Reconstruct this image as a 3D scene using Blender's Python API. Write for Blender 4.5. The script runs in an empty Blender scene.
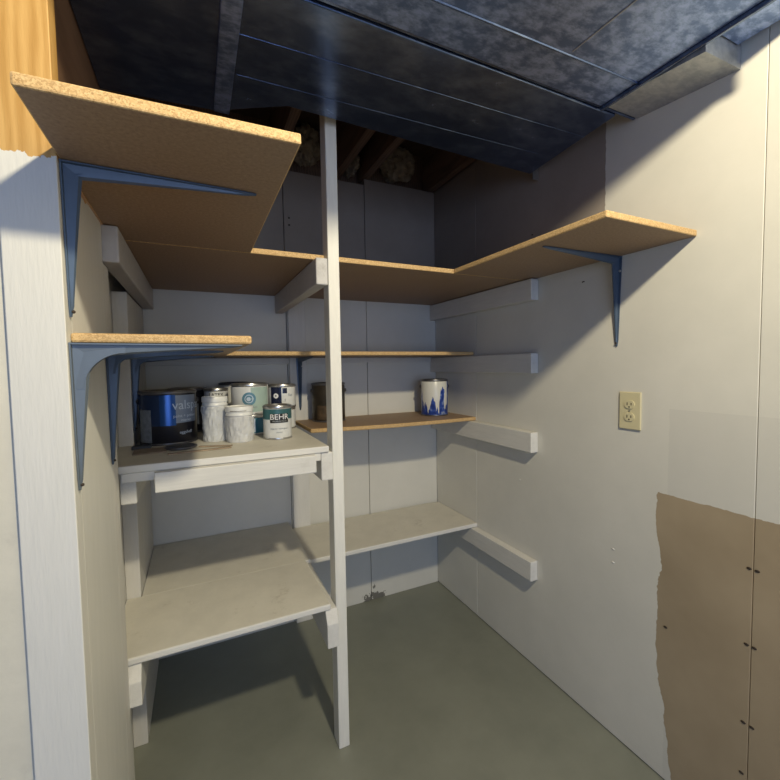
import bpy, bmesh, math, random
from mathutils import Vector, Matrix, noise
random.seed(4)
S = bpy.context.scene
COL = S.collection
PI = math.pi

# ------------------------------------------------------------------ materials
def nodes(name):
    m = bpy.data.materials.new(name); m.use_nodes = True
    nt = m.node_tree
    return m, nt, nt.nodes['Principled BSDF']

def ramp(nt, fac, stops):
    r = nt.nodes.new('ShaderNodeValToRGB')
    while len(r.color_ramp.elements) < len(stops): r.color_ramp.elements.new(0.5)
    for e, (p, c) in zip(r.color_ramp.elements, stops):
        e.position = p; e.color = (*c, 1)
    nt.links.new(fac, r.inputs[0]); return r.outputs[0]

def texco(nt, scale=(1, 1, 1), kind='Object'):
    t = nt.nodes.new('ShaderNodeTexCoord'); mp = nt.nodes.new('ShaderNodeMapping')
    mp.inputs['Scale'].default_value = scale
    nt.links.new(t.outputs[kind], mp.inputs[0]); return mp.outputs[0]

def noise_tex(nt, vec, scale, detail=4, rough=0.55):
    n = nt.nodes.new('ShaderNodeTexNoise')
    n.inputs['Scale'].default_value = scale; n.inputs['Detail'].default_value = detail
    n.inputs['Roughness'].default_value = rough
    nt.links.new(vec, n.inputs['Vector']); return n.outputs['Fac']

def bump(nt, b, h, strength, dist=0.002):
    n = nt.nodes.new('ShaderNodeBump'); n.inputs['Strength'].default_value = strength
    n.inputs['Distance'].default_value = dist
    nt.links.new(h, n.inputs['Height']); nt.links.new(n.outputs[0], b.inputs['Normal'])

def mix(nt, fac, a, b):
    n = nt.nodes.new('ShaderNodeMix'); n.data_type = 'RGBA'
    if isinstance(fac, float): n.inputs[0].default_value = fac
    else: nt.links.new(fac, n.inputs[0])
    for i, v in ((6, a), (7, b)):
        if isinstance(v, tuple): n.inputs[i].default_value = (*v, 1)
        else: nt.links.new(v, n.inputs[i])
    return n.outputs[2]

def mth(nt, op, a, b=None):
    n = nt.nodes.new('ShaderNodeMath'); n.operation = op
    for i, v in ((0, a), (1, b)):
        if v is None: continue
        if isinstance(v, (int, float)): n.inputs[i].default_value = v
        else: nt.links.new(v, n.inputs[i])
    return n.outputs[0]

def sc(c, k): return tuple(min(1, x*k) for x in c)

def plain(name, c, rough=0.5, metal=0.0, var=0.12, scale=18, bs=0.1, stretch=(1, 1, 1), spec=0.5):
    m, nt, b = nodes(name)
    v = texco(nt, stretch); f = noise_tex(nt, v, scale, 5)
    nt.links.new(ramp(nt, f, [(0.3, sc(c, 1-var)), (0.7, sc(c, 1+var*0.6))]), b.inputs['Base Color'])
    b.inputs['Roughness'].default_value = rough; b.inputs['Metallic'].default_value = metal
    b.inputs['Specular IOR Level'].default_value = spec
    if bs: bump(nt, b, f, bs)
    return m

def painted(name, c, grain=(1, 1, 1), scuff=(0.42, 0.40, 0.35), amount=0.16, rough=0.55):
    m, nt, b = nodes(name)
    v = texco(nt, grain); f = noise_tex(nt, v, 14, 6, 0.65)
    base = ramp(nt, f, [(0.25, sc(c, 0.90)), (0.75, sc(c, 1.04))])
    s = noise_tex(nt, texco(nt), 9, 8, 0.75)
    sm = ramp(nt, s, [(0.60, (0, 0, 0)), (0.78, (amount*2.2,)*3)])
    nt.links.new(mix(nt, sm, base, scuff), b.inputs['Base Color'])
    b.inputs['Roughness'].default_value = rough
    b.inputs['Specular IOR Level'].default_value = 0.3
    bump(nt, b, noise_tex(nt, v, 60, 5), 0.25)
    return m

WHITE = (0.70, 0.69, 0.65)
M = {}
M['white_y'] = painted('white paint on lumber', WHITE, (4, 0.5, 4))
M['white_x'] = painted('white paint on board', WHITE, (0.5, 4, 4))
M['white_z'] = painted('white paint on stud', WHITE, (4, 4, 0.5))
M['white_post'] = painted('white paint on slim post', (0.78, 0.77, 0.71), (4, 4, 0.5))
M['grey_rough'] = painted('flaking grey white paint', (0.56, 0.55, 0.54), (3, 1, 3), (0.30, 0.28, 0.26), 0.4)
M['shelf_white'] = painted('worn cream shelf paint', (0.66, 0.635, 0.56), (1, 1, 1), (0.34, 0.30, 0.24), 0.35)
M['strip'] = painted('cream wall paint', (0.72, 0.69, 0.58))

def board_mats():
    m, nt, b = nodes('particle board face')
    v = texco(nt); f = noise_tex(nt, v, 160, 3, 0.7); g = noise_tex(nt, v, 8, 3)
    a = ramp(nt, f, [(0.3, (0.23, 0.145, 0.085)), (0.7, (0.40, 0.275, 0.17))])
    nt.links.new(mix(nt, mth(nt, 'MULTIPLY', g, 0.5), a, (0.30, 0.20, 0.12)), b.inputs['Base Color'])
    b.inputs['Roughness'].default_value = 0.55
    e, nt, b = nodes('particle board raw edge')
    v = texco(nt); w = nt.nodes.new('ShaderNodeTexVoronoi'); w.inputs['Scale'].default_value = 520
    nt.links.new(v, w.inputs['Vector'])
    sep = nt.nodes.new('ShaderNodeSeparateColor'); nt.links.new(w.outputs['Color'], sep.inputs[0])
    f = mth(nt, 'ADD', mth(nt, 'MULTIPLY', sep.outputs[0], 0.55), mth(nt, 'MULTIPLY', noise_tex(nt, v, 120, 4), 0.45))
    nt.links.new(ramp(nt, f, [(0.15, (0.36, 0.22, 0.09)), (0.45, (0.55, 0.36, 0.16)), (0.85, (0.70, 0.50, 0.25))]), b.inputs['Base Color'])
    b.inputs['Roughness'].default_value = 0.75
    bump(nt, b, f, 0.4)
    return m, e
M['pb_face'], M['pb_edge'] = board_mats()

def bare_wood(name, c1, c2, grain):
    m, nt, b = nodes(name)
    v = texco(nt, grain); f = noise_tex(nt, v, 7, 6, 0.6)
    w = nt.nodes.new('ShaderNodeTexWave'); w.inputs['Scale'].default_value = 6
    w.inputs['Distortion'].default_value = 6; w.inputs['Detail'].default_value = 3
    nt.links.new(v, w.inputs['Vector'])
    h = mth(nt, 'ADD', mth(nt, 'MULTIPLY', f, 0.75), mth(nt, 'MULTIPLY', w.outputs['Fac'], 0.25))
    nt.links.new(ramp(nt, h, [(0.3, c1), (0.7, c2)]), b.inputs['Base Color'])
    b.inputs['Roughness'].default_value = 0.6
    return m
M['pine'] = bare_wood('bare yellow pine', (0.60, 0.34, 0.10), (0.80, 0.53, 0.21), (4, 4, 0.6))
M['joist'] = bare_wood('old brown joist wood', (0.13, 0.085, 0.06), (0.24, 0.16, 0.11), (4, 0.5, 4))
M['brown_panel'] = bare_wood('brown bare plywood', (0.15, 0.085, 0.05), (0.22, 0.13, 0.08), (3, 0.6, 3))
M['stick'] = bare_wood('stir stick wood', (0.24, 0.18, 0.12), (0.40, 0.31, 0.22), (1, 6, 1))

def post_mat():   # painted white below a ragged edge, bare pine above it
    m, nt, b = nodes('half painted post')
    v = texco(nt); t = nt.nodes.new('ShaderNodeNewGeometry')
    s = nt.nodes.new('ShaderNodeSeparateXYZ'); nt.links.new(t.outputs['Position'], s.inputs[0])
    n = noise_tex(nt, v, 22, 5, 0.6)
    edge = mth(nt, 'ADD', 1.545, mth(nt, 'MULTIPLY', n, 0.08))
    up = mth(nt, 'GREATER_THAN', s.outputs[2], edge)
    vg = texco(nt, (4, 4, 0.5))
    f = noise_tex(nt, vg, 12, 6)
    wht = ramp(nt, f, [(0.25, (0.66, 0.66, 0.62)), (0.75, (0.71, 0.705, 0.665))])
    w = nt.nodes.new('ShaderNodeTexWave'); w.inputs['Scale'].default_value = 5
    w.inputs['Distortion'].default_value = 7; nt.links.new(texco(nt, (4, 4, 0.7)), w.inputs['Vector'])
    pine = ramp(nt, mth(nt, 'ADD', mth(nt, 'MULTIPLY', f, 0.7), mth(nt, 'MULTIPLY', w.outputs['Fac'], 0.3)),
                [(0.3, (0.46, 0.26, 0.075)), (0.7, (0.60, 0.37, 0.13))])
    nt.links.new(mix(nt, up, wht, pine), b.inputs['Base Color'])
    b.inputs['Roughness'].default_value = 0.5; b.inputs['Specular IOR Level'].default_value = 0.3
    bump(nt, b, noise_tex(nt, vg, 50, 5), 0.3)
    return m
M['post'] = post_mat()

def wall_mat(name, tan=False, bare_y=None):
    m, nt, b = nodes(name)
    g = nt.nodes.new('ShaderNodeNewGeometry'); s = nt.nodes.new('ShaderNodeSeparateXYZ')
    nt.links.new(g.outputs['Position'], s.inputs[0])
    X, Y, Z = s.outputs
    v = texco(nt)
    f = noise_tex(nt, v, 3.0, 6, 0.65)
    c = ramp(nt, f, [(0.3, (0.645, 0.635, 0.575)), (0.7, (0.72, 0.705, 0.64))])
    st = noise_tex(nt, texco(nt, (1, 1, 3)), 14, 7, 0.75)
    sm = ramp(nt, st, [(0.62, (0, 0, 0)), (0.8, (0.22,)*3)])
    c = mix(nt, sm, c, (0.46, 0.44, 0.40))
    n1 = noise_tex(nt, v, 26, 5, 0.7); n2 = noise_tex(nt, v, 5, 3)
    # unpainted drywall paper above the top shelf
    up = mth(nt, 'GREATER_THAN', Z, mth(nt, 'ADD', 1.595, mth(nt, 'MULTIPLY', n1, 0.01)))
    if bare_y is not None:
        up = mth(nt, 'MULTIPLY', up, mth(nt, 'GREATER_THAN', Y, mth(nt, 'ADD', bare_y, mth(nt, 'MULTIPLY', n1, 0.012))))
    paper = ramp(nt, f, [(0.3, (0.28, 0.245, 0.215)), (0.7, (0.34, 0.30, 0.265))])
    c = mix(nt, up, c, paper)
    if tan:
        o1 = mth(nt, 'MULTIPLY', mth(nt, 'LESS_THAN', Y, mth(nt, 'ADD', -1.292, mth(nt, 'MULTIPLY', n1, 0.01))), mth(nt, 'LESS_THAN', Z, 1.115))
        c = mix(nt, mth(nt, 'MULTIPLY', o1, 0.35), c, (0.56, 0.55, 0.51))
        yb = mth(nt, 'ADD', mth(nt, 'SUBTRACT', -1.262, mth(nt, 'MULTIPLY', mth(nt, 'MAXIMUM', mth(nt, 'SUBTRACT', 0.42, Z), 0.0), 0.13)), mth(nt, 'ADD', mth(nt, 'MULTIPLY', mth(nt, 'SUBTRACT', n2, 0.5), 0.05),
                                       mth(nt, 'MULTIPLY', mth(nt, 'SUBTRACT', n1, 0.5), 0.02)))
        zb = mth(nt, 'ADD', 0.866, mth(nt, 'MULTIPLY', mth(nt, 'SUBTRACT', n1, 0.5), 0.012))
        t = mth(nt, 'MULTIPLY', mth(nt, 'LESS_THAN', Y, yb), mth(nt, 'LESS_THAN', Z, zb))
        tc = ramp(nt, n2, [(0.3, (0.34, 0.27, 0.18)), (0.7, (0.41, 0.33, 0.225))])
        c = mix(nt, t, c, tc)
    if not tan:                                                    # mould at the foot of the drywall seam
        d = mth(nt, 'ADD', mth(nt, 'ABSOLUTE', mth(nt, 'ADD', X, 0.40)), mth(nt, 'MULTIPLY', Z, 1.1))
        c = mix(nt, mth(nt, 'MULTIPLY', mth(nt, 'LESS_THAN', d, mth(nt, 'MULTIPLY', mth(nt, 'SUBTRACT', n1, 0.36), 0.42)), 0.8), c, (0.05, 0.045, 0.035))
    nt.links.new(c, b.inputs['Base Color'])
    b.inputs['Roughness'].default_value = 0.55; b.inputs['Specular IOR Level'].default_value = 0.3
    bump(nt, b, noise_tex(nt, v, 40, 6), 0.15)
    return m
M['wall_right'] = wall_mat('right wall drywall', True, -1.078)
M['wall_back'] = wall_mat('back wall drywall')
M['wall_left'] = painted('left wall white paint', (0.64, 0.63, 0.60), (3, 3, 0.6))

def floor_mat():
    m, nt, b = nodes('grey green floor paint')
    v = texco(nt); f = noise_tex(nt, v, 3, 7, 0.65); g = noise_tex(nt, v, 28, 6, 0.75)
    c = ramp(nt, f, [(0.3, (0.195, 0.205, 0.17)), (0.7, (0.255, 0.265, 0.22))])
    spots = ramp(nt, g, [(0.24, (0.6,)*3), (0.33, (0, 0, 0))])
    c = mix(nt, spots, c, (0.06, 0.055, 0.045))
    pale = ramp(nt, noise_tex(nt, texco(nt, (1.3, 0.8, 1)), 17, 7, 0.8), [(0.66, (0, 0, 0)), (0.8, (0.35,)*3)])
    c = mix(nt, pale, c, (0.36, 0.36, 0.32))
    nt.links.new(c, b.inputs['Base Color'])
    nt.links.new(ramp(nt, f, [(0.3, (0.34,)*3), (0.7, (0.5,)*3)]), b.inputs['Roughness'])
    bump(nt, b, f, 0.2, 0.004)
    return m
M['floor'] = floor_mat()

def galv(name, c1, c2, rough, scale, lo=0.42, hi=0.60):
    m, nt, b = nodes(name)
    v = texco(nt, (1, 1.6, 1))
    n = noise_tex(nt, v, scale, 8, 0.68)
    k = noise_tex(nt, v, scale*0.22, 4, 0.6)
    f = mth(nt, 'ADD', mth(nt, 'MULTIPLY', n, 0.7), mth(nt, 'MULTIPLY', k, 0.3))
    nt.links.new(ramp(nt, f, [(lo, c1), (hi, c2)]), b.inputs['Base Color'])
    b.inputs['Metallic'].default_value = 0.85
    nt.links.new(ramp(nt, f, [(0.3, (rough*0.85,)*3), (0.7, (rough*1.2,)*3)]), b.inputs['Roughness'])
    bump(nt, b, noise_tex(nt, v, 6, 3), 0.15, 0.01)
    return m
M['duct_dark'] = galv('dull galvanized sheet', (0.11, 0.16, 0.29), (0.27, 0.35, 0.52), 0.24, 9, 0.46, 0.68)
M['duct_mottled'] = galv('spangled galvanized sheet', (0.16, 0.24, 0.46), (0.40, 0.52, 0.84), 0.40, 26, 0.44, 0.58)
M['duct_light'] = galv('pale galvanized sheet', (0.40, 0.43, 0.47), (0.56, 0.58, 0.60), 0.5, 40)
M['bracket'] = plain('blue grey bracket enamel', (0.070, 0.105, 0.160), 0.35, 0.15, 0.08, 30, 0.05)
M['bracket_grey'] = plain('grey bracket enamel', (0.115, 0.140, 0.165), 0.38, 0.15, 0.08, 30, 0.05)
M['steel'] = plain('tin', (0.55, 0.55, 0.54), 0.28, 0.9, 0.15, 40)
M['dark_steel'] = plain('dark tinned rim', (0.16, 0.16, 0.17), 0.35, 0.7, 0.2, 40)
M['screw'] = plain('rusty screw', (0.05, 0.035, 0.025), 0.7, 0.2)
M['ivory'] = plain('ivory plastic', (0.66, 0.60, 0.38), 0.35, 0, 0.04, 10, 0)
M['slot'] = plain('dark slot', (0.03, 0.025, 0.02), 0.6, 0, 0.1)
M['insulation'] = plain('grey fibre insulation', (0.34, 0.30, 0.23), 0.95, 0, 0.35, 25, 0.6)
M['subfloor'] = plain('dark subfloor boards', (0.12, 0.09, 0.07), 0.8, 0, 0.2, 6)
M['black_can'] = plain('black can paper', (0.018, 0.018, 0.024), 0.3, 0.1, 0.2)
M['blue_shade'] = plain('shaded blue label', (0.012, 0.035, 0.10), 0.25, 0.2, 0.15)  # the big can's blue label with shade put into its colour
M['navy'] = plain('navy label', (0.012, 0.018, 0.05), 0.25, 0.1, 0.15)
M['blue'] = plain('metallic blue label', (0.02, 0.09, 0.30), 0.22, 0.45, 0.15)
M['blue_grey'] = plain('grey blue label', (0.22, 0.27, 0.36), 0.3, 0.1, 0.1)
M['info'] = plain('grey info panel', (0.20, 0.23, 0.27), 0.45, 0, 0.3, 80)
M['white_can'] = plain('white can paper', (0.68, 0.69, 0.67), 0.4, 0, 0.1, 25, 0)
M['white_plastic'] = plain('white plastic', (0.72, 0.73, 0.71), 0.35, 0, 0.05, 20, 0)
M['dirty_plastic'] = painted('paint smeared white plastic', (0.70, 0.69, 0.67), (1, 1, 1), (0.36, 0.35, 0.35), 0.4, 0.4)
M['teal'] = plain('dark teal label', (0.035, 0.12, 0.13), 0.35, 0, 0.1)
M['teal_mid'] = plain('teal blue label', (0.03, 0.16, 0.22), 0.35, 0, 0.1)
M['mint'] = plain('pale green label', (0.38, 0.50, 0.44), 0.4, 0, 0.12, 12)
M['swirl'] = plain('blue green swirl', (0.10, 0.23, 0.30), 0.35, 0, 0.1)
M['ink'] = plain('black print', (0.015, 0.015, 0.015), 0.4, 0, 0.1)
M['white_ink'] = plain('white print', (0.82, 0.82, 0.82), 0.4, 0, 0.03)
M['pale_ink'] = plain('pale blue print', (0.50, 0.58, 0.68), 0.4, 0, 0.03)
M['grey_ink'] = plain('grey print', (0.35, 0.38, 0.38), 0.4, 0, 0.03)
M['brown_can'] = plain('dark brown can', (0.045, 0.036, 0.026), 0.4, 0.3, 0.35, 14)
M['rust'] = plain('rusty print', (0.10, 0.065, 0.035), 0.6, 0.1, 0.5, 40)
M['card'] = plain('grey brown card', (0.24, 0.19, 0.15), 0.75, 0, 0.3, 30)
M['dark_card'] = plain('dark card', (0.03, 0.035, 0.045), 0.5, 0, 0.3, 30)

def drip_mat():
    m, nt, b = nodes('white paint dripping over blue label')
    t = nt.nodes.new('ShaderNodeTexCoord'); s = nt.nodes.new('ShaderNodeSeparateXYZ')
    nt.links.new(t.outputs['Object'], s.inputs[0])
    mp = nt.nodes.new('ShaderNodeMapping'); mp.inputs['Scale'].default_value = (1, 1, 0.10)
    nt.links.new(t.outputs['Object'], mp.inputs[0])
    n = noise_tex(nt, mp.outputs[0], 26, 4, 0.55)
    lvl = mth(nt, 'ADD', 0.088, mth(nt, 'MULTIPLY', mth(nt, 'SUBTRACT', n, 0.5), 0.60))
    below = mth(nt, 'LESS_THAN', s.outputs[2], lvl)
    q = noise_tex(nt, t.outputs['Object'], 45, 3)
    blue = ramp(nt, q, [(0.40, (0.012, 0.035, 0.20)), (0.56, (0.03, 0.08, 0.36)), (0.68, (0.30, 0.36, 0.50))])
    nt.links.new(mix(nt, below, (0.68, 0.67, 0.60), blue), b.inputs['Base Color'])
    b.inputs['Roughness'].default_value = 0.3
    return m
M['drips'] = drip_mat()

def film_mat():
    m, nt, b = nodes('clear plastic film')
    b.inputs['Base Color'].default_value = (0.75, 0.77, 0.78, 1)
    b.inputs['Roughness'].default_value = 0.2
    b.inputs['Alpha'].default_value = 0.5
    bump(nt, b, noise_tex(nt, texco(nt), 22, 2), 0.4, 0.01)
    return m
M['film'] = film_mat()

# ------------------------------------------------------------------ builders
def obj(name, bm, mats, parent=None, origin=(0, 0, 0), smooth=False):
    """link bm (in world coordinates) as ONE object whose origin sits at `origin`"""
    o = Vector(origin)
    base = Vector(parent['_o']) if parent is not None else o
    bmesh.ops.translate(bm, verts=bm.verts, vec=-base)
    bmesh.ops.recalc_face_normals(bm, faces=bm.faces)
    me = bpy.data.meshes.new(name); bm.to_mesh(me); bm.free()
    for m in (mats if isinstance(mats, (list, tuple)) else [mats]): me.materials.append(m)
    if smooth:
        for p in me.polygons: p.use_smooth = True
        me.set_sharp_from_angle(angle=math.radians(38))
    ob = bpy.data.objects.new(name, me); COL.objects.link(ob)
    if parent is not None: ob.parent = parent
    else: ob.location = o
    return ob

def thing(name, label, cat, loc, group=None):
    o = bpy.data.objects.new(name, None); COL.objects.link(o)
    o.empty_display_size = 0.05
    o.location = loc; o['_o'] = list(loc); o['label'] = label; o['category'] = cat
    if group: o['group'] = group
    return o

def tag(o, label, cat, group=None):
    o['label'] = label; o['category'] = cat
    if group: o['group'] = group
    return o

def struct(o): o['kind'] = 'structure'; return o

def bx(bm, x0, x1, y0, y1, z0, z1, bevel=0.0, seg=2, mi=0):
    ret = bmesh.ops.create_cube(bm, size=1)
    vs = ret['verts']
    bmesh.ops.scale(bm, verts=vs, vec=(x1-x0, y1-y0, z1-z0))
    bmesh.ops.translate(bm, verts=vs, vec=((x0+x1)/2, (y0+y1)/2, (z0+z1)/2))
    es = list({e for v in vs for e in v.link_edges})
    for f in {f for v in vs for f in v.link_faces}: f.material_index = mi
    if bevel: bmesh.ops.bevel(bm, geom=es, offset=bevel, segments=seg, profile=0.5, affect='EDGES')

def prism(bm, pts, z0, z1, bevel=0.0, axis='z'):
    def P(a, b, h):
        return {'z': (a, b, h), 'y': (a, h, b), 'x': (h, a, b)}[axis]
    lo = [bm.verts.new(P(a, b, z0)) for a, b in pts]; hi = [bm.verts.new(P(a, b, z1)) for a, b in pts]
    n = len(pts); fs = [bm.faces.new(lo), bm.faces.new(hi)]
    for i in range(n): fs.append(bm.faces.new((lo[i], lo[(i+1) % n], hi[(i+1) % n], hi[i])))
    bmesh.ops.recalc_face_normals(bm, faces=fs)
    if bevel:
        es = list({e for f in fs for e in f.edges})
        bmesh.ops.bevel(bm, geom=es, offset=bevel, segments=2, profile=0.5, affect='EDGES')

def lathe(bm, c, prof, seg=40, mi=0):
    rings = []
    for r, z in prof:
        if r < 1e-6: rings.append([bm.verts.new((c[0], c[1], c[2]+z))])
        else: rings.append([bm.verts.new((c[0]+r*math.cos(2*PI*i/seg), c[1]+r*math.sin(2*PI*i/seg), c[2]+z)) for i in range(seg)])
    for a, b in zip(rings, rings[1:]):
        for i in range(seg):
            j = (i+1) % seg
            if len(a) == 1 and len(b) == 1: continue
            if len(a) == 1: f = bm.faces.new((a[0], b[i], b[j]))
            elif len(b) == 1: f = bm.faces.new((a[i], b[0], a[j]))
            else: f = bm.faces.new((a[i], a[j], b[j], b[i]))
            f.material_index = mi

def tube(bm, pts, r, seg=8):
    pts = [Vector(p) for p in pts]; rings = []
    for i, p in enumerate(pts):
        d = (pts[min(i+1, len(pts)-1)]-pts[max(i-1, 0)]).normalized()
        a = d.orthogonal().normalized() if i == 0 else (pa-d*pa.dot(d)).normalized()
        pa = a; b = d.cross(a)
        rings.append([bm.verts.new(p+a*r*math.cos(2*PI*k/seg)+b*r*math.sin(2*PI*k/seg)) for k in range(seg)])
    for a, b in zip(rings, rings[1:]):
        for k in range(seg): bm.faces.new((a[k], a[(k+1) % seg], b[(k+1) % seg], b[k]))
    bm.faces.new(rings[0]); bm.faces.new(rings[-1])

def simple(name, dims, mat, label=None, cat=None, group=None, bevel=0.002, seg=2):
    bm = bmesh.new(); bx(bm, *dims, bevel=bevel, seg=seg)
    o = obj(name, bm, mat, None, ((dims[0]+dims[1])/2, (dims[2]+dims[3])/2, dims[4]))
    if label: tag(o, label, cat, group)
    return o

def board(name, dims, label, mats=None, group=None, bevel=0.003, pts=None):
    """shelf board: faces in the first material, raw edges in the second"""
    mats = mats or [M['pb_face'], M['pb_edge']]
    bm = bmesh.new(); x0, x1, y0, y1, z0, z1 = dims
    if pts: prism(bm, pts, z0, z1, bevel)
    else: bx(bm, *dims, bevel=bevel)
    bm.normal_update()
    for f in bm.faces: f.material_index = 0 if abs(f.normal.z) > 0.95 else min(1, len(mats)-1)
    o = obj(name, bm, mats, None, ((x0+x1)/2, (y0+y1)/2, z0))
    return tag(o, label, 'shelf', group)

# ------------------------------------------------------------------ the setting
LX = -1.392
bm = bmesh.new(); bx(bm, -3.0, 0.10, -4.2, 0.10, -0.06, 0.0)
struct(obj('floor', bm, M['floor']))

bm = bmesh.new()                                                   # back wall: plywood and two drywall sheets
bx(bm, -1.60, -0.822, 0.004, 0.06, 0, 2.17)
bx(bm, -0.819, -0.4155, 0.0, 0.06, 0, 2.17, 0.0012, 1)
bx(bm, -0.4125, 0.0, 0.0, 0.06, 0, 2.20, 0.0012, 1)
bx(bm, -1.60, 0.0, 0.03, 0.08, 0, 2.16)
struct(obj('wall_back', bm, M['wall_back']))

bm = bmesh.new()
for y0, y1, z1 in ((-0.3755, -0.001, 2.20), (-1.4942, -0.3775, 2.20), (-2.71, -1.4956, 2.42), (-4.2, -2.713, 2.42)):
    bx(bm, 0.0, 0.06, y0, y1, 0.004, z1, 0.0012, 1)
bx(bm, 0.02, 0.08, -4.2, 0.08, 0, 2.42)
struct(obj('wall_right', bm, M['wall_right']))

bm = bmesh.new()                                                   # left wall: recessed sheet, upper bare zone handled separately
bx(bm, -1.52, -1.442, -0.86, -0.03, 0, 1.583)
bx(bm, -1.60, -1.56, -0.86, 0.06, 0, 2.42)  # unseen backing added to stop sky light leaking through the corner gap
bx(bm, -1.4415, -1.400, -0.440, -0.014, 0, 1.496, 0.002)
struct(obj('wall_left', bm, M['wall_left']))

bm = bmesh.new(); bx(bm, -1.52, -1.41, -1.145, 0.0, 1.603, 2.42)
struct(obj('trim_1', bm, M['brown_panel']))
bm = bmesh.new(); bx(bm, -2.6, -1.4645, -1.178, -1.13, 0, 2.42, 0.002)
bx(bm, -1.56, -1.4645, -1.135, -0.865, 0, 2.42)
struct(obj('wall_front', bm, M['strip']))
bm = bmesh.new(); bx(bm, -3.0, 0.10, -1.75, 0.10, 2.42, 2.45)
struct(obj('ceiling', bm, M['subfloor']))
bm = bmesh.new(); bx(bm, -3.0, 0.0, -1.79, -1.751, 2.18, 2.42)  # unseen board added to block bulb light passing above the ducts
struct(obj('trim_light_block', bm, M['joist']))
bm = bmesh.new(); bx(bm, -1.60, 0.10, 0.081, 0.12, 2.0, 2.42)
struct(obj('trim_2', bm, M['joist']))

# joists running front to back
for i, (x0, x1, lab) in enumerate((
        (-0.424, -0.386, 'brown wooden joist over the seam of the back wall, between the two insulation batts'),
        (-0.560, -0.522, 'dim wooden joist just right of the slim post, under the floor boards'),
        (-0.040, -0.002, 'dark wooden joist along the top of the right wall'),
        (-0.862, -0.824, 'dark wooden joist behind the head of the slim white post'))):
    simple('ceiling_joist', (x0, x1, -1.72, 0.06, 2.203, 2.418), M['joist'], lab, 'joist', 'joists above the storage nook', 0.003)

def batt(x0, x1, z0, z1, seed, lab):
    bm = bmesh.new()
    bmesh.ops.create_icosphere(bm, subdivisions=5, radius=1)
    for v in bm.verts:
        p = v.co.copy()
        k = 1+0.28*noise.noise(p*2.2+Vector((seed, 0, 0)))+0.16*noise.noise(p*5.5+Vector((0, seed, 0)))+0.07*noise.noise(p*13)
        v.co = Vector(((x0+x1)/2+p.x*k*(x1-x0)*0.40, 0.02+p.y*k*0.075, (z0+z1)/2+p.z*k*(z1-z0)*0.42))
    return tag(obj('insulation_batt', bm, M['insulation'], None, ((x0+x1)/2, 0.02, z0), True), lab, 'insulation', 'insulation stuffed above the back wall')
batt(-0.34, -0.10, 2.215, 2.41, 3.1, 'lumpy grey insulation batt above the back wall near the right corner')
batt(-0.52, -0.43, 2.205, 2.32, 7.7, 'small clump of insulation between the joists right of the slim post')
batt(-0.80, -0.62, 2.205, 2.41, 5.2, 'pale insulation batt behind the head of the slim post')

# ------------------------------------------------------------------ left post and side boards
o = simple('wall_post', (-1.464, LX, -1.185, -1.147, 0, 2.42), M['post'],
           'wide white painted wall post at the left, bare yellow pine above the paint', 'post', None, 0.0015)
simple('side_board', (-1.4405, LX-0.0005, -1.146, -0.852, 0, 1.582), M['post'],
       'broad white painted board behind the left post, behind the three left brackets', 'board', None, 0.002)
simple('wall_stud', (-0.815, -0.735, -0.018, -0.0005, 0, 1.581), M['white_z'],
       'white upright plank on the back wall, behind the small dark bracket', 'plank', None, 0.002)
bm = bmesh.new(); bx(bm, -1.441, -1.409, -0.70, -0.66, 0.0, 0.383, 0.002)
tag(obj('wall_stud', bm, M['white_z'], None, (-1.42, -0.68, 0)), 'short white stud standing on the floor under the low left shelf cleat', 'stud')

simple('side_strip', (-1.4405, LX-0.001, -0.850, -0.788, 0, 1.495), M['white_z'],
       'narrow white upright strip just behind the broad side board at left', 'strip', None, 0.002)
# slim post
simple('support_post', (-0.836, -0.800, -0.755, -0.697, 0, 2.19), M['white_post'],
       'slim white free-standing post from the floor to the ducts', 'post', None, 0.003)

# ------------------------------------------------------------------ cleats
G = 'wooden shelf cleats'
rc = [(1.4974, 1.580, 'highest white wooden cleat on the right wall, tight under the top shelf', 'white_y'),
      (1.2126, 1.292, 'second white cleat from the top on the right wall, above the drip-stained can', 'white_y'),
      (0.8972, 0.978, 'white cleat on the right wall carrying the shelf with the drip-stained can', 'white_y'),
      (0.3753, 0.455, 'lowest white cleat on the right wall, nearest the floor', 'white_y')]
for z0, z1, lab, mk in rc:
    simple('shelf_cleat', (-0.038, -0.0008, -0.781, -0.002, z0, z1), M[mk], lab, 'cleat', G, 0.003)
simple('shelf_cleat', (-1.3995, -1.361, -0.850, -0.003, 1.4975, 1.5815), M['grey_rough'], 'rough grey cleat on the left wall right under the top shelf', 'cleat', G, 0.004)
def cham(name, x0, x1, y0, z0, z1, lab, mk):
    bm = bmesh.new()
    prism(bm, [(y0+0.022, z1), (-0.003, z1), (-0.003, z0), (y0, z0), (y0, z1-0.038)], x0, x1, 0.002, 'x')
    tag(obj(name, bm, M[mk], None, ((x0+x1)/2, y0/2, z0)), lab, 'cleat', G)
cham('shelf_cleat', -1.3985, -1.366, -0.790, 0.386, 0.4875, 'chamfered cream cleat under the left end of the low painted shelf', 'white_y')
cham('shelf_cleat', -0.875, -0.838, -0.790, 0.374, 0.4875, 'chamfered white cleat at the foot of the slim post under the low shelf', 'white_y')
simple('shelf_cleat', (-0.875, -0.838, -0.765, -0.020, 0.897, 0.9855), M['white_y'], 'white cleat on the slim post under the shelf of paint cans', 'cleat', G, 0.003)
simple('shelf_cleat', (-0.875, -0.8385, -0.760, -0.020, 1.500, 1.5815), M['grey_rough'], 'rough flaking cleat on the slim post right under the top shelf', 'cleat', G, 0.004)
simple('shelf_cleat', (-1.3985, -1.362, -0.745, -0.003, 0.900, 0.9855), M['white_y'], 'white cleat on the left wall under the shelf of paint cans', 'cleat', G, 0.003)
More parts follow.
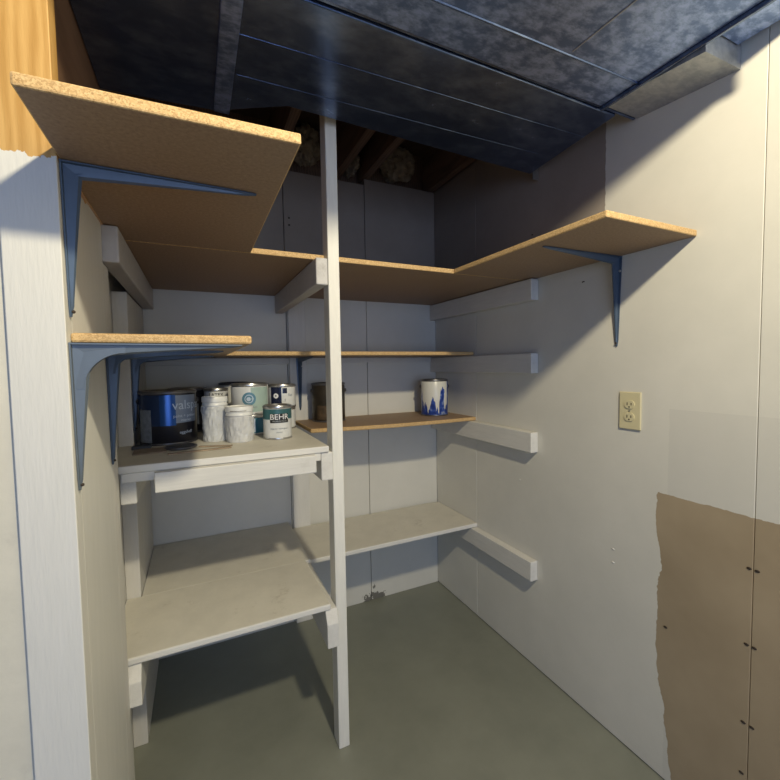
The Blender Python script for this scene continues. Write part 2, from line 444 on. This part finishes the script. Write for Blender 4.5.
simple('shelf_cleat', (-1.3985, -0.8165, -0.018, 0.0035, 1.265, 1.2945), M['white_x'], 'thin white strip on the back wall left of the upright plank, under the eye-level shelf', 'cleat', G, 0.002)
simple('shelf_cleat', (-0.7335, -0.040, -0.014, -0.0008, 1.268, 1.2945), M['white_x'], 'thin white strip on the back wall right of the upright plank, under the eye-level shelf', 'cleat', G, 0.002)

# ------------------------------------------------------------------ shelves
ZS, T = 1.583, 0.0165
bx_ = board
# top tier, U shaped in three boards
board('shelf_board', (LX, -1.056, -1.366, -0.7235, ZS, ZS+T), 'near left board of the top shelf, its particle board end closest to the camera', None, 'particle board top shelf',
      pts=[(LX, -1.362), (-1.056, -1.371), (-1.056, -0.7240), (LX, -0.7240)])
n0, n1, ny = -0.8372, -0.7988, -0.6955
board('shelf_board', (LX, -0.001, -0.7225, -0.002, ZS, ZS+T), 'deep back board of the top shelf, notched around the slim post', None, 'particle board top shelf',
      pts=[(-1.399, -0.7225), (n0, -0.7225), (n0, ny), (n1, ny), (n1, -0.7225), (-0.001, -0.7225), (-0.001, -0.002), (-1.399, -0.002)])
board('shelf_board', (-0.356, -0.001, -1.351, -0.7235, ZS, ZS+T), 'right board of the top shelf, carried on one blue bracket on the right wall', None, 'particle board top shelf')
# eye-level tier
board('shelf_board', (LX, -1.112, -1.163, -0.389, 1.2957, 1.3117), 'short particle board shelf at eye level on the left, on three brackets', None, 'particle board eye-level shelf', 0.004)
board('shelf_board', (-1.399, -0.020, -0.386, -0.002, 1.2957, 1.3117), 'long thin particle board shelf at eye level along the back wall', None, 'particle board eye-level shelf', 0.004)
# third tier at the back
board('shelf_board', (-0.800, -0.0012, -0.372, -0.002, 0.9797, 0.9967), 'brown particle board shelf on the back wall holding two lone paint cans', None, None, 0.004,
      pts=[(-0.80, -0.335), (-0.62, -0.365), (-0.42, -0.383), (-0.22, -0.386), (-0.0012, -0.374), (-0.0012, -0.002), (-0.734, -0.002), (-0.734, -0.0195), (-0.80, -0.0195)])
# shelf with paint cans
W = [M['shelf_white'], M['white_x']]
board('shelf_board', (-1.441, -0.851, -0.771, -0.002, 0.9865, 1.006), 'cream painted shelf on the left crowded with paint cans', W, None, 0.003, pts=[(-1.441, -0.771), (-0.851, -0.771), (-0.851, -0.002), (-1.399, -0.002), (-1.399, -0.4415), (-1.441, -0.4415)])
simple('shelf_apron', (-1.392, -0.8765, -0.767, -0.7475, 0.962, 0.986), M['white_x'], 'narrow white rail right under the front edge of the paint can shelf', 'rail', None, 0.002)
simple('shelf_fascia', (-1.317, -0.896, -0.789, -0.768, 0.932, 0.985), M['white_x'], 'white fascia board hanging from the front of the paint can shelf', 'board', None, 0.003)
# low tier
board('shelf_board', (-1.441, -0.858, -0.775, -0.4425, 0.488, 0.507), 'front board of the low painted shelf at left, cream with scuffs', W, 'low left shelf boards', 0.004)
board('shelf_board', (-1.399, -0.8395, -0.4395, -0.002, 0.488, 0.504), 'rear board of the low painted shelf at left, against the back wall', W, 'low left shelf boards', 0.003)
board('shelf_board', (-0.834, -0.0012, -0.384, -0.0195, 0.4565, 0.4755), 'low cream painted shelf on the back wall right of the slim post', W, None, 0.004)

# ------------------------------------------------------------------ brackets
def bracket(loc, out, h, w, mat, label, web=0.6, width=0.030):
    """loc: corner on the wall; out: unit vector away from the wall; h: wall arm, w: shelf arm"""
    t = thing('shelf_bracket', label, 'bracket', loc, 'steel shelf brackets')
    O = Vector(loc); U = Vector((out[0], out[1], 0)); Sd = Vector((-out[1], out[0], 0)); Z = Vector((0, 0, 1))
    def arm(length, along, depth_dir, big):
        bm = bmesh.new(); N = 14; rings = []
        for i in range(N+1):
            s = i/N
            wd = (width*(1-s)+0.010*s)/2
            dp = 0.006+big*(1-s)**1.15
            if i == N: wd *= 0.5; dp *= 0.6
            p = O+along*(length*s)
            # stamped section: flat back flange with a raised rounded rib
            sec = [(-wd, 0.0006), (wd, 0.0006), (wd, 0.003), (wd*0.55, 0.0035), (wd*0.42, dp*0.85), (0, dp), (-wd*0.42, dp*0.85), (-wd*0.55, 0.0035), (-wd, 0.003)]
            rings.append([bm.verts.new(p+Sd*a+depth_dir*b) for a, b in sec])
        for a, b in zip(rings, rings[1:]):
            for k in range(9): bm.faces.new((a[k], a[(k+1) % 9], b[(k+1) % 9], b[k]))
        bm.faces.new(rings[0]); bm.faces.new(rings[-1])
        return bm
    obj('wall_arm', arm(h, -Z, U, 0.023), mat, t, smooth=True)
    obj('shelf_arm', arm(w, U, -Z, 0.019), mat, t, smooth=True)
    bm = bmesh.new()                                               # rounded web in the inner corner
    k_ = web
    e_, R_ = 0.0165, 0.062*k_
    prof = [(0.002, -0.002), (e_+R_, -0.002)]+[(e_+R_*(1-math.sin(a)), -e_-R_*(1-math.cos(a))) for a in [PI/2*k/10 for k in range(11)]]+[(0.002, -e_-R_)]
    lo = [bm.verts.new(O+U*a+Z*b+Sd*0.0065) for a, b in prof]; hi = [bm.verts.new(O+U*a+Z*b-Sd*0.0065) for a, b in prof]
    n = len(prof); bm.faces.new(lo); bm.faces.new(hi)
    for i in range(n): bm.faces.new((lo[i], lo[(i+1) % n], hi[(i+1) % n], hi[i]))
    obj('web', bm, mat, t, smooth=True)
    for sgn, d in ((1, h*0.16), (-1, h*0.965)):
        bm = bmesh.new()
        c = O-Z*d+Sd*(width*0.33*(1 if sgn > 0 else 0))
        bmesh.ops.create_icosphere(bm, subdivisions=2, radius=0.004 if sgn > 0 else 0.003)
        bmesh.ops.translate(bm, verts=bm.verts, vec=c+U*(0.004 if sgn > 0 else 0.0055))
        obj('screw', bm, M['screw'] if sgn < 0 else M['steel'], t, smooth=True)
    return t
bracket((LX, -1.160, ZS-0.0008), (1, 0), 0.245, 0.297, M['bracket'], 'blue steel bracket on the left post under the near end of the top shelf', 0.2)
bracket((LX, -1.1635, 1.2950), (1, 0), 0.243, 0.262, M['bracket_grey'], 'large grey bracket on the left post under the near end of the eye-level shelf', 0.95)
bracket((LX, -0.868, 1.2950), (1, 0), 0.262, 0.245, M['bracket'], 'blue bracket on the broad side board, middle of the three under the left eye-level shelf')
bracket((-1.3998, -0.418, 1.2950), (1, 0), 0.245, 0.245, M['bracket'], 'dark blue bracket deepest in the left corner, beside the big blue can')
bracket((-0.770, -0.0184, 1.2950), (0, -1), 0.250, 0.262, M['bracket'], 'dark bracket on the back wall plank beneath the eye-level shelf')
bracket((-0.0004, -1.120, ZS-0.0008), (-1, 0), 0.280, 0.318, M['bracket'], 'blue bracket alone on the right wall under the top shelf', 0.3)

# ------------------------------------------------------------------ ducts
ZD = 1.973
t = thing('air_duct', 'dark galvanized air duct across the ceiling, far one above the back of the nook', 'duct', (-0.6, -0.95, ZD))
A0, A1 = -0.714, -1.160
bm = bmesh.new()
prism(bm, [(-1.118, A1), (-0.079, -1.1635), (-0.040, -0.777), (-0.30, -0.782), (-0.956, -0.808), (-1.118, A0)], ZD, ZD+0.20, 0.003)
obj('body', bm, M['duct_dark'], t)
bm = bmesh.new(); prism(bm, [(-1.62, A1), (-1.122, A1), (-1.122, -0.70), (-1.409, -0.675), (-1.409, -1.1), (-1.40, -1.146), (-1.3915, -1.146)][:4]+[(-1.409, A1)][:0], ZD+0.003, ZD+0.20) if False else prism(bm, [(-1.388, A1), (-1.122, A1), (-1.122, -0.700), (-1.4085, -0.675), (-1.4085, -1.140), (-1.388, -1.140)], ZD+0.003, ZD+0.20, 0.002)
obj('body', bm, M['duct_dark'], t)
def seam(p, q, r, mat, parent, name='seam'):
    bm = bmesh.new(); a = Vector((p[0], p[1], ZD-0.0005)); b = Vector((q[0], q[1], ZD-0.0005))
    d = (b-a).normalized(); s = Vector((-d.y, d.x, 0))*r
    pr = [(-1.0, 0), (-0.5, -0.9), (0.5, -0.9), (1.0, 0)]
    ra = [bm.verts.new(a+s*u+Vector((0, 0, r*w))) for u, w in pr]; rb = [bm.verts.new(b+s*u+Vector((0, 0, r*w))) for u, w in pr]
    for k in range(4): bm.faces.new((ra[k], ra[(k+1) % 4], rb[(k+1) % 4], rb[k]))
    bm.faces.new(ra); bm.faces.new(rb)
    obj(name, bm, mat, parent)
seam((-1.105, -1.019), (-0.069, -1.046), 0.0007, M['duct_dark'], t)
seam((-1.095, -0.884), (-0.125, -0.905), 0.0006, M['duct_dark'], t)
bm = bmesh.new(); bx(bm, -1.141, -1.101, -1.155, -0.712, ZD-0.007, ZD+0.001, 0.002)
obj('joint_strap', bm, M['duct_mottled'], t)
bm = bmesh.new(); bx(bm, -0.030, -0.003, -0.782, -0.776, ZD-0.018, ZD+0.19, 0.001)
obj('end_flange', bm, M['steel'], t)
bm = bmesh.new(); bx(bm, -0.10, -0.003, -1.1635, -0.783, ZD+0.075, ZD+0.19, 0.001)  # dark sheet put in for the shaded gap between duct end and wall
obj('gap_shade_sheet', bm, M['duct_dark'], t)
t = thing('air_duct', 'mottled bright galvanized air duct across the ceiling, nearest the camera', 'duct', (-0.8, -1.37, ZD))
bm = bmesh.new(); bx(bm, -1.3917, -0.158, -1.585, -1.176, ZD, 2.2028, 0.003)
obj('body', bm, M['duct_mottled'], t)
seam((-1.38, -1.258), (-0.16, -1.284), 0.0028, M['duct_dark'], t)
seam((-0.39, -1.575), (-0.40, -1.29), 0.0018, M['duct_light'], t)
bm = bmesh.new(); bx(bm, -0.157, -0.149, -1.585, -1.172, ZD-0.010, ZD+0.05, 0.0015)
obj('edge_flange', bm, M['duct_dark'], t)
bm = bmesh.new(); bx(bm, -1.385, -0.004, -1.1745, -1.1665, ZD+0.004, ZD+0.15, 0.001)
obj('end_plate', bm, M['duct_dark'], t)
bm = bmesh.new()
vs = [(-0.148, -1.178, ZD+0.004), (-0.0005, -1.178, ZD+0.004), (-0.0005, -1.440, ZD-0.018), (-0.148, -1.440, ZD-0.022)]
lo = [bm.verts.new(v) for v in vs]; hi = [bm.verts.new((v[0], v[1], ZD+0.10)) for v in vs]
bm.faces.new(lo); bm.faces.new(hi)
for i in range(4): bm.faces.new((lo[i], lo[(i+1) % 4], hi[(i+1) % 4], hi[i]))
o = obj('transition', bm, M['duct_light'], t); o['label'] = 'pale tilted sheet metal flap beside the right wall'
bm = bmesh.new(); bx(bm, -0.148, -0.020, -1.585, -1.442, ZD+0.030, ZD+0.20, 0.002)
obj('riser', bm, M['duct_mottled'], t)

# ------------------------------------------------------------------ outlet, nail and screws on the right wall
OY, OZ = -1.170, 1.0998
t = thing('wall_outlet', 'ivory duplex wall outlet on the right wall', 'outlet', (0, OY, OZ))
bm = bmesh.new(); bx(bm, -0.006, -0.0006, OY-0.036, OY+0.036, OZ-0.0585, OZ+0.0585, 0.003, 3)
obj('cover_plate', bm, M['ivory'], t)
for s in (1, -1):
    zc = OZ+s*0.0195
    bm = bmesh.new()
    pts = [(OY+0.0165*math.cos(a), zc+0.0145*max(-0.86, min(0.86, math.sin(a)))) for a in [2*PI*k/28 for k in range(28)]]
    prism(bm, pts, -0.0085, -0.0055, 0, 'x')
    r = obj('receptacle', bm, M['ivory'], t)
    r['_o'] = t['_o']
    for dy, hh in ((0.0065, 0.0045), (-0.0065, 0.0038)):
        bm = bmesh.new(); bx(bm, -0.0089, -0.0084, OY+dy-0.0013, OY+dy+0.0013, zc+0.002-hh, zc+0.002+hh)
        obj('slot', bm, M['slot'], r)
    bm = bmesh.new(); prism(bm, [(OY+0.0024*math.cos(a), zc-0.0075+0.0024*math.sin(a)) for a in [2*PI*k/10 for k in range(10)]], -0.0089, -0.0084, 0, 'x')
    obj('ground_hole', bm, M['slot'], r)
bm = bmesh.new(); prism(bm, [(OY+0.003*math.cos(a), OZ+0.003*math.sin(a)) for a in [2*PI*k/14 for k in range(14)]], -0.0075, -0.0055, 0, 'x')
obj('center_screw', bm, M['steel'], t)

def wscrew(c, axis, lab, grp, mat, name='drywall_screw', r=0.0042):
    bm = bmesh.new(); bmesh.ops.create_icosphere(bm, subdivisions=2, radius=r)
    k = (0.4, 1.35, 0.8) if axis == 'x' else (1, 0.4, 1)
    bmesh.ops.scale(bm, verts=bm.verts, vec=k); bmesh.ops.translate(bm, verts=bm.verts, vec=c)
    tag(obj(name, bm, mat, None, c, True), lab, 'screw', grp)
LAB = {0: 'highest', 1: 'second highest', 2: 'third highest'}
for k, (ya, yb, z) in enumerate(((-1.487, -1.5035, 0.737), (-1.486, -1.502, 0.542), (-1.484, -1.502, 0.337))):
    wscrew((-0.0008, ya, z), 'x', LAB[k]+' dark screw on the tan patch just left of the wall seam', 'screws beside the wall seam', M['screw'])
    wscrew((-0.0008, yb, z), 'x', LAB[k]+' dark screw on the tan patch just right of the wall seam', 'screws beside the wall seam', M['screw'])
wscrew((-0.0008, -1.483, 0.202), 'x', 'lowest dark screw by the wall seam on the tan patch, near the bottom', 'screws beside the wall seam', M['screw'])
wscrew((-0.0008, -1.288, 0.472), 'x', 'single dark screw near the ragged left edge of the tan patch', None, M['screw'])
for z, l in ((0.637, 'upper'), (0.592, 'lower')):
    wscrew((-0.0004, -1.115, z), 'x', l+' of two painted-over screws left of the tan patch', 'painted screws', M['white_z'], r=0.0045)
wscrew((-0.0004, -0.677, 0.76), 'x', 'painted-over screw between the two lower cleats on the right wall', None, M['white_z'], r=0.0045)
for z, l in ((1.759, 'upper'), (1.738, 'lower')):
    wscrew((-0.0008, -0.747, z), 'x', l+' of two dark screws above the right top shelf board', 'screws above the right shelf', M['screw'], r=0.0035)
for z, l in ((1.952, 'upper'), (1.919, 'lower')):
    wscrew((-0.795, -0.0008, z), 'y', l+' of two dark screws high on the back wall left of the slim post', 'screws high on the back wall', M['screw'], r=0.0045)
bm = bmesh.new(); tube(bm, [(0.004, -0.992, 1.531), (-0.010, -0.996, 1.529), (-0.022, -1.004, 1.524)], 0.0016)
tag(obj('nail', bm, M['screw'], None, (0, -0.99, 1.53)), 'small bent nail in the right wall beside the lone bracket', 'nail')

# ------------------------------------------------------------------ paint cans
CAM = Vector((-1.2087, -2.0054, 1.25))
def facing(x, y): return math.atan2(CAM.y-y, CAM.x-x)

def patch(name, c, r, a0, a1, z0, z1, mat, parent, n=24):
    bm = bmesh.new(); ri = r-0.0006
    cols = []
    for i in range(n+1):
        a = a0+(a1-a0)*i/n; ca, sa = math.cos(a), math.sin(a)
        cols.append([bm.verts.new((c[0]+q*ca, c[1]+q*sa, c[2]+z)) for q, z in ((r, z0), (r, z1), (ri, z1), (ri, z0))])
    for p, q in zip(cols, cols[1:]):
        for k in range(4): bm.faces.new((p[k], p[(k+1) % 4], q[(k+1) % 4], q[k]))
    bm.faces.new(cols[0]); bm.faces.new(cols[-1])
    return obj(name, bm, mat, parent, smooth=True)

def text(string, c, r, a, z, size, mat, parent, squeeze=1.0):
    cu = bpy.data.curves.new('print', 'FONT'); cu.body = string; cu.size = size; cu.align_x = 'CENTER'; cu.align_y = 'CENTER'
    cu.extrude = 0.0003; cu.resolution_u = 3
    tmp = bpy.data.objects.new('print', cu); COL.objects.link(tmp)
    dg = bpy.context.evaluated_depsgraph_get()
    me = bpy.data.meshes.new_from_object(tmp.evaluated_get(dg))
    bpy.data.objects.remove(tmp)
    bm = bmesh.new(); bm.from_mesh(me); bpy.data.meshes.remove(me)
    for v in bm.verts:
        th = a+v.co.x*squeeze/r; rr = r+v.co.z
        v.co = Vector((c[0]+rr*math.cos(th), c[1]+rr*math.sin(th), c[2]+z+v.co.y))
    return obj('lettering', bm, mat, parent)

def can(x, y, z, r, h, label, body, group='paint cans on the left shelf', rim='steel', handle=False, base_rim=True, lid='steel', band=None, name='paint_can'):
    t = thing(name, label, 'paint can', (x, y, z), group); c = (x, y, z)
    e = r*0.045
    bm = bmesh.new()
    lathe(bm, c, [(0, 0.004), (r*0.97, 0.004), (r*0.985, 0.006), (r*0.985, h-0.008), (r*0.97, h-0.006), (0, h-0.006)], 48)
    obj('body', bm, M[body], t, smooth=True)
    if base_rim:
        bm = bmesh.new()
        lathe(bm, c, [(r*0.93, 0.0), (r, 0.0), (r+0.0008, 0.003), (r, 0.006), (r*0.955, 0.0065), (r*0.93, 0.0065), (r*0.93, 0)], 48)
        obj('base_rim', bm, M[rim], t, smooth=True)
    bm = bmesh.new()
    lathe(bm, c, [(r*0.95, h-0.010), (r*0.992, h-0.010), (r+0.0008, h-0.007), (r+0.0008, h-0.003), (r*0.985, h), (r*0.95, h), (r*0.95, h-0.010)], 48)
    obj('top_rim', bm, M[rim], t, smooth=True)
    bm = bmesh.new()
    lathe(bm, c, [(0, h-0.006), (r*0.62, h-0.006), (r*0.66, h-0.004), (r*0.84, h-0.004), (r*0.87, h-0.0015), (r*0.90, h+0.001), (r*0.94, h+0.0012), (r*0.955, h-0.002), (r*0.955, h-0.009), (0, h-0.009)], 48)
    obj('lid', bm, M[lid], t, smooth=True)
    if handle:
        f = facing(x, y)
        hz = h*0.80
        ends = []
        for s in (1, -1):
            a = f+s*PI/2; d = Vector((math.cos(a), math.sin(a), 0))
            bm = bmesh.new()
            ax = Vector(c)+d*(r*0.985)+Vector((0, 0, hz))
            bmesh.ops.create_cone(bm, cap_ends=True, segments=16, radius1=0.010, radius2=0.006, depth=0.007, matrix=Matrix.Translation(ax+d*0.0035) @ d.to_track_quat('Z', 'Y').to_matrix().to_4x4())
            obj('ear', bm, M[rim], t, smooth=True)
            ends.append(ax+d*0.006)
        F = Vector((math.cos(f), math.sin(f), 0)); bm = bmesh.new(); pts = []
        mid = (ends[0]+ends[1])/2; half = (ends[0]-ends[1])/2
        for k in range(25):                                        # bail swung down behind the can
            q = PI*k/24
            pts.append(mid+half*math.cos(q)*1.0-F*(r+0.012)*math.sin(q)*1.0-Vector((0, 0, 1))*0.10*h*8*math.sin(q)*0.5*0.5)
        tube(bm, pts, 0.0016, 6)
        obj('bail_handle', bm, M[rim], t, smooth=True)
    return t, c

ZC = 1.0063
# big blue gallon
x, y, r, h = -1.300, -0.415, 0.0860, 0.173
t, c = can(x, y, ZC, r, h, 'big metallic blue and black gallon can at the left end of the shelf', 'black_can', handle=True, rim='dark_steel')
f = facing(x, y); R1 = r*0.985+0.0006
patch('blue_label_lit', c, R1, f-0.30, f+0.24, h*0.36, h-0.012, M['blue'], t)  # bright streak of the lamp on the label, painted as a narrow blue patch
patch('navy_or_shaded_label', c, R1+0.0001, f-1.5, f-0.30, h*0.36, h-0.012, M['blue_shade'], t)  # same blue label in shade, painted as a darker patch
patch('grey_label', c, R1+0.0002, f+0.24, f+1.15, h*0.40, h-0.014, M['blue_grey'], t)
patch('info_panel', c, R1+0.0005, f-1.22, f-0.62, 0.010, h*0.66, M['info'], t)
text('valspar', c, R1+0.0008, f+0.80, h*0.73, 0.042, M['pale_ink'], t)
text('paint + primer', c, R1+0.0008, f+0.62, h*0.53, 0.014, M['pale_ink'], t)
text('interior', c, R1+0.0008, f+0.62, h*0.45, 0.012, M['pale_ink'], t)
text('eggshell', c, R1+0.0004, f+0.60, h*0.22, 0.014, M['pale_ink'], t)
# dark gallon behind it
x, y, r, h = -1.245, -0.180, 0.068, 0.170
t, c = can(x, y, ZC, r, h, 'black can half hidden between the big blue can and the tall white tub', 'black_can', rim='dark_steel', handle=True)
f = facing(x, y)
patch('silver_strip', c, r*0.985+0.0006, f+0.25, f+0.55, 0.03, 0.11, M['info'], t)
# white can behind the tall tub
x, y, r, h = -1.145, -0.240, 0.044, 0.166
t, c = can(x, y, ZC, r, h, 'white can with black print peeping over the tall white tub', 'white_can')
f = facing(x, y)
text('LATEX', c, r*0.985+0.0006, f, h*0.86, 0.018, M['ink'], t)
# dark-lidded can at the back wall
x, y, r, h = -1.066, -0.075, 0.062, 0.182
can(x, y, ZC, r, h, 'white can with a black lid at the back against the wall', 'white_can', rim='dark_steel', lid='black_can')
# teal lower can and the green swirl can stacked on it
x, y, r, h = -1.035, -0.374, 0.058, 0.072
t, c = can(x, y, ZC, r, h, 'low teal blue can underneath the pale green swirl can', 'teal_mid')
f = facing(x, y)
patch('pale_panel', c, r*0.985+0.0006, f+0.02, f+0.28, 0.010, 0.060, M['pale_ink'], t)
x, y, r, h2 = -1.033, -0.355, 0.067, 0.112
t, c = can(x, y, ZC+h+0.0015, r, h2, 'pale green and white can with a round swirl emblem, stacked on the low teal can', 'white_can')
f = facing(x, y); R1 = r*0.985+0.0006
patch('green_label', c, R1, f+0.05, f+1.25, 0.010, h2-0.012, M['mint'], t)
def ring(c, R, a, z, r0, r1, mat, parent, nm='emblem'):
    bm = bmesh.new(); n = 28; vs = []
    for k in range(n):
        q = 2*PI*k/n; col = []
        for rr in (r0, r1):
            th = a+rr*math.cos(q)/R
            for d in (0, 0.0005): col.append(bm.verts.new((c[0]+(R+d)*math.cos(th), c[1]+(R+d)*math.sin(th), c[2]+z+rr*math.sin(q))))
        vs.append([col[0], col[1], col[3], col[2]])
    for k in range(n):
        p, q = vs[k], vs[(k+1) % n]
        for i in range(4): bm.faces.new((p[i], p[(i+1) % 4], q[(i+1) % 4], q[i]))
    obj(nm, bm, mat, parent)
ring(c, R1+0.0004, f-0.05, 0.058, 0.0005, 0.024, M['swirl'], t)
ring(c, R1+0.0010, f-0.05, 0.058, 0.0125, 0.0155, M['pale_ink'], t)
ring(c, R1+0.0010, f-0.07, 0.057, 0.0005, 0.0075, M['pale_ink'], t)
text('kitchen & bath', c, R1+0.0008, f-0.02, 0.028, 0.009, M['grey_ink'], t)
# stack behind the quart: lower white, upper navy and white
x, y, r, h = -0.908, -0.30, 0.0545, 0.086
can(x, y, ZC, r, h, 'plain whitish can at the bottom of the stack near the slim post', 'white_can')
t, c = can(x+0.002, y-0.004, ZC+h+0.0015, 0.0545, 0.089, 'navy and white can topping the stack near the slim post', 'white_can')
f = facing(x, y); R1 = 0.0545*0.985+0.0006
patch('navy_or_shaded_label', c, R1, f-0.85, f-0.02, 0.012, 0.080, M['navy'], t)
patch('navy_tab', c, R1, f+0.05, f+0.38, 0.055, 0.076, M['navy'], t)
ring(c, R1+0.0006, f-0.42, 0.046, 0.003, 0.010, M['white_ink'], t)
text('l', c, R1+0.0006, f+0.22, 0.028, 0.016, M['ink'], t)
text('flat', c, R1+0.0006, f+0.62, 0.048, 0.016, M['grey_ink'], t)
# quart in front
x, y, r, h = -0.964, -0.533, 0.0480, 0.1145
t, c = can(x, y, ZC, r, h, 'small quart can with a teal band, front right on the can shelf', 'white_can')
f = facing(x, y); R1 = r*0.985+0.0006
patch('teal_label', c, R1, f-1.6, f+1.6, h*0.60, h-0.011, M['teal'], t)
patch('black_band', c, R1+0.0004, f-0.52, f+0.80, h*0.50, h*0.77, M['ink'], t)
text('BEHR', c, R1+0.0009, f+0.14, h*0.67, 0.026, M['white_ink'], t, 1.05)
text('PREMIUM PLUS', c, R1+0.0009, f+0.14, h*0.545, 0.0075, M['grey_ink'], t)
text('interior semi-gloss', c, R1+0.0004, f+0.12, h*0.33, 0.008, M['grey_ink'], t)
text('enamel', c, R1+0.0004, f+0.12, h*0.22, 0.007, M['grey_ink'], t)

def tub(x, y, r, h, label, seed, matk, wrapped):
    t = thing('plastic_tub', label, 'tub', (x, y, ZC), 'white plastic tubs'); c = (x, y, ZC)
    bm = bmesh.new()
    lathe(bm, c, [(0, 0), (r*0.84, 0), (r*0.86, 0.003), (r*0.92, h*0.80), (r*0.93, h-0.012), (0, h-0.012)], 40)
    obj('body', bm, M[matk], t, smooth=True)
    bm = bmesh.new()
    lathe(bm, c, [(r*0.935, h-0.030), (r*0.985, h-0.030), (r*0.985, h-0.026), (r*0.955, h-0.024), (r*0.955, h-0.019), (r, h-0.017), (r, h-0.002), (r*0.97, h), (r*0.90, h), (r*0.88, h-0.004), (0, h-0.004)], 40)
    obj('lid', bm, M['white_plastic'], t, smooth=True)
    if wrapped:
        bm = bmesh.new(); n, kz = 46, 16; rows = []
        for j in range(kz+1):
            row = []
            for i in range(n):
                a = 2*PI*i/n; zz = 0.002+(h-0.034)*j/kz
                p = Vector((math.cos(a)*2, math.sin(a)*2, zz*18+seed))
                rr = r*(0.985-0.06*(1-j/kz))+0.005*noise.noise(p*1.7)+0.003*noise.noise(p*4)+0.0022
                row.append(bm.verts.new((c[0]+rr*math.cos(a), c[1]+rr*math.sin(a), c[2]+zz)))
            rows.append(row)
        for p, q in zip(rows, rows[1:]):
            for i in range(n): bm.faces.new((p[i], p[(i+1) % n], q[(i+1) % n], q[i]))
        obj('plastic_wrap', bm, M['film'], t)
    return t, c
t, c = tub(-1.159, -0.478, 0.0405, 0.150, 'tall white plastic tub wrapped in clear film, right of the big blue can', 2.3, 'white_plastic', True)
t, c = tub(-1.087, -0.535, 0.0440, 0.118, 'short paint-smeared white tub in front, between tall tub and quart can', 6.1, 'dirty_plastic', True)
f = facing(c[0], c[1])
patch('lid_stripe', c, 0.0448, f-0.7, f+0.5, 0.1035, 0.1050, M['rust'], t)

# two lone cans on the back shelf
Z3 = 0.9972
x, y, r, h = -0.655, -0.105, 0.0775, 0.178
t, c = can(x, y, Z3, r, h, 'dark brown can behind the slim post on the brown back shelf', 'brown_can', 'cans on the back shelf', 'dark_steel', True, lid='dark_steel')
f = facing(x, y)
patch('faded_print', c, r*0.985+0.0006, f-0.75, f+0.2, 0.012, 0.075, M['rust'], t)
x, y, r, h = -0.122, -0.185, 0.0690, 0.182
t, c = can(x, y, Z3, r, h, 'white can with blue drip-streaked label in the right corner of the brown shelf', 'drips', 'cans on the back shelf', 'dark_steel', True, lid='dark_steel')

# flat odds and ends in front of the blue can
o = simple('card_scrap', (-1.385, -1.300, -0.625, -0.545, ZC+0.0003, ZC+0.0035), M['card'], 'grey brown scrap of card lying at the left front of the can shelf', 'card', None, 0.001)
o.rotation_euler.z = 0.05
o = simple('card_scrap', (-1.395, -1.345, -0.540, -0.500, ZC+0.0003, ZC+0.010), M['dark_card'], 'dark little scrap against the left wall beside the big blue can', 'card', None, 0.001)
bm = bmesh.new(); lathe(bm, (-1.262, -0.566, ZC), [(0, 0.0005), (0.042, 0.0005), (0.046, 0.003), (0.046, 0.006), (0.041, 0.0075), (0.037, 0.005), (0.028, 0.004), (0, 0.004)], 36)
o = obj('can_lid', bm, M['dark_steel'], None, (-1.262, -0.566, ZC), True)
tag(o, 'loose dark can lid lying in front of the big blue can', 'lid')
def stick(x, y, L, ang, lab, wd=0.018):
    o = simple('stir_stick', (-L/2, L/2, -wd/2, wd/2, 0, 0.003), M['stick'], lab, 'stick', 'paint stir sticks', 0.001)
    o.location = (x, y, ZC+0.0004); o.rotation_euler.z = ang
stick(-1.208, -0.655, 0.17, 0.12, 'brown stir stick lying nearest the front edge of the can shelf')
stick(-1.165, -0.600, 0.10, -0.35, 'short stir stick pointing at the two white tubs', 0.014)

# ------------------------------------------------------------------ light, world, camera
ld = bpy.data.lights.new('basement bulb', 'POINT'); ld.energy = 108; ld.color = (1.0, 0.88, 0.62); ld.shadow_soft_size = 0.045
lo = bpy.data.objects.new('basement_bulb', ld); lo.location = (-0.78, -2.22, 2.20); COL.objects.link(lo)
wd = bpy.data.lights.new('added cool fill', 'AREA'); wd.shape = 'RECTANGLE'; wd.size = 1.6; wd.size_y = 1.2  # cool area fill added behind the camera, no window known there
wd.energy = 26; wd.color = (0.50, 0.66, 1.0)
wo = bpy.data.objects.new('cool_fill', wd); wo.location = (-1.4, -4.4, 1.25); COL.objects.link(wo)
wo.rotation_euler = (Vector((0.35, 4.0, -0.1))).to_track_quat('-Z', 'Y').to_euler()
w = bpy.data.worlds.new('World'); S.world = w; w.use_nodes = True
w.node_tree.nodes['Background'].inputs[0].default_value = (0.33, 0.47, 1.0, 1)
w.node_tree.nodes['Background'].inputs[1].default_value = 0.22

f_, yaw, pitch, roll, pp = 413.31, 26.096, -2.973, -0.844, (400.03, 387.23)
y_, p_, r_ = (math.radians(v) for v in (yaw, pitch, roll))
fw = Vector((math.sin(y_)*math.cos(p_), math.cos(y_)*math.cos(p_), math.sin(p_)))
rt = Vector((math.cos(y_), -math.sin(y_), 0)); up = rt.cross(fw)
c_, s_ = math.cos(r_), math.sin(r_)
R_, U_ = c_*rt+s_*up, -s_*rt+c_*up
cd = bpy.data.cameras.new('camera'); cam = bpy.data.objects.new('camera', cd); COL.objects.link(cam)
cd.sensor_width = 36; cd.lens = f_*36/780; cd.clip_start = 0.02
cd.shift_x = -(pp[0]-390)/780; cd.shift_y = (pp[1]-390)/780
mt = Matrix((R_, U_, -fw)).transposed().to_4x4(); mt.translation = CAM
cam.matrix_world = mt
S.camera = cam
for o in list(bpy.data.objects):
    if '_o' in o: del o['_o']
S.view_settings.view_transform = 'Standard'; S.view_settings.look = 'None'
S.view_settings.gamma = 1; S.view_settings.exposure = -0.06; S.view_settings.use_curve_mapping = False
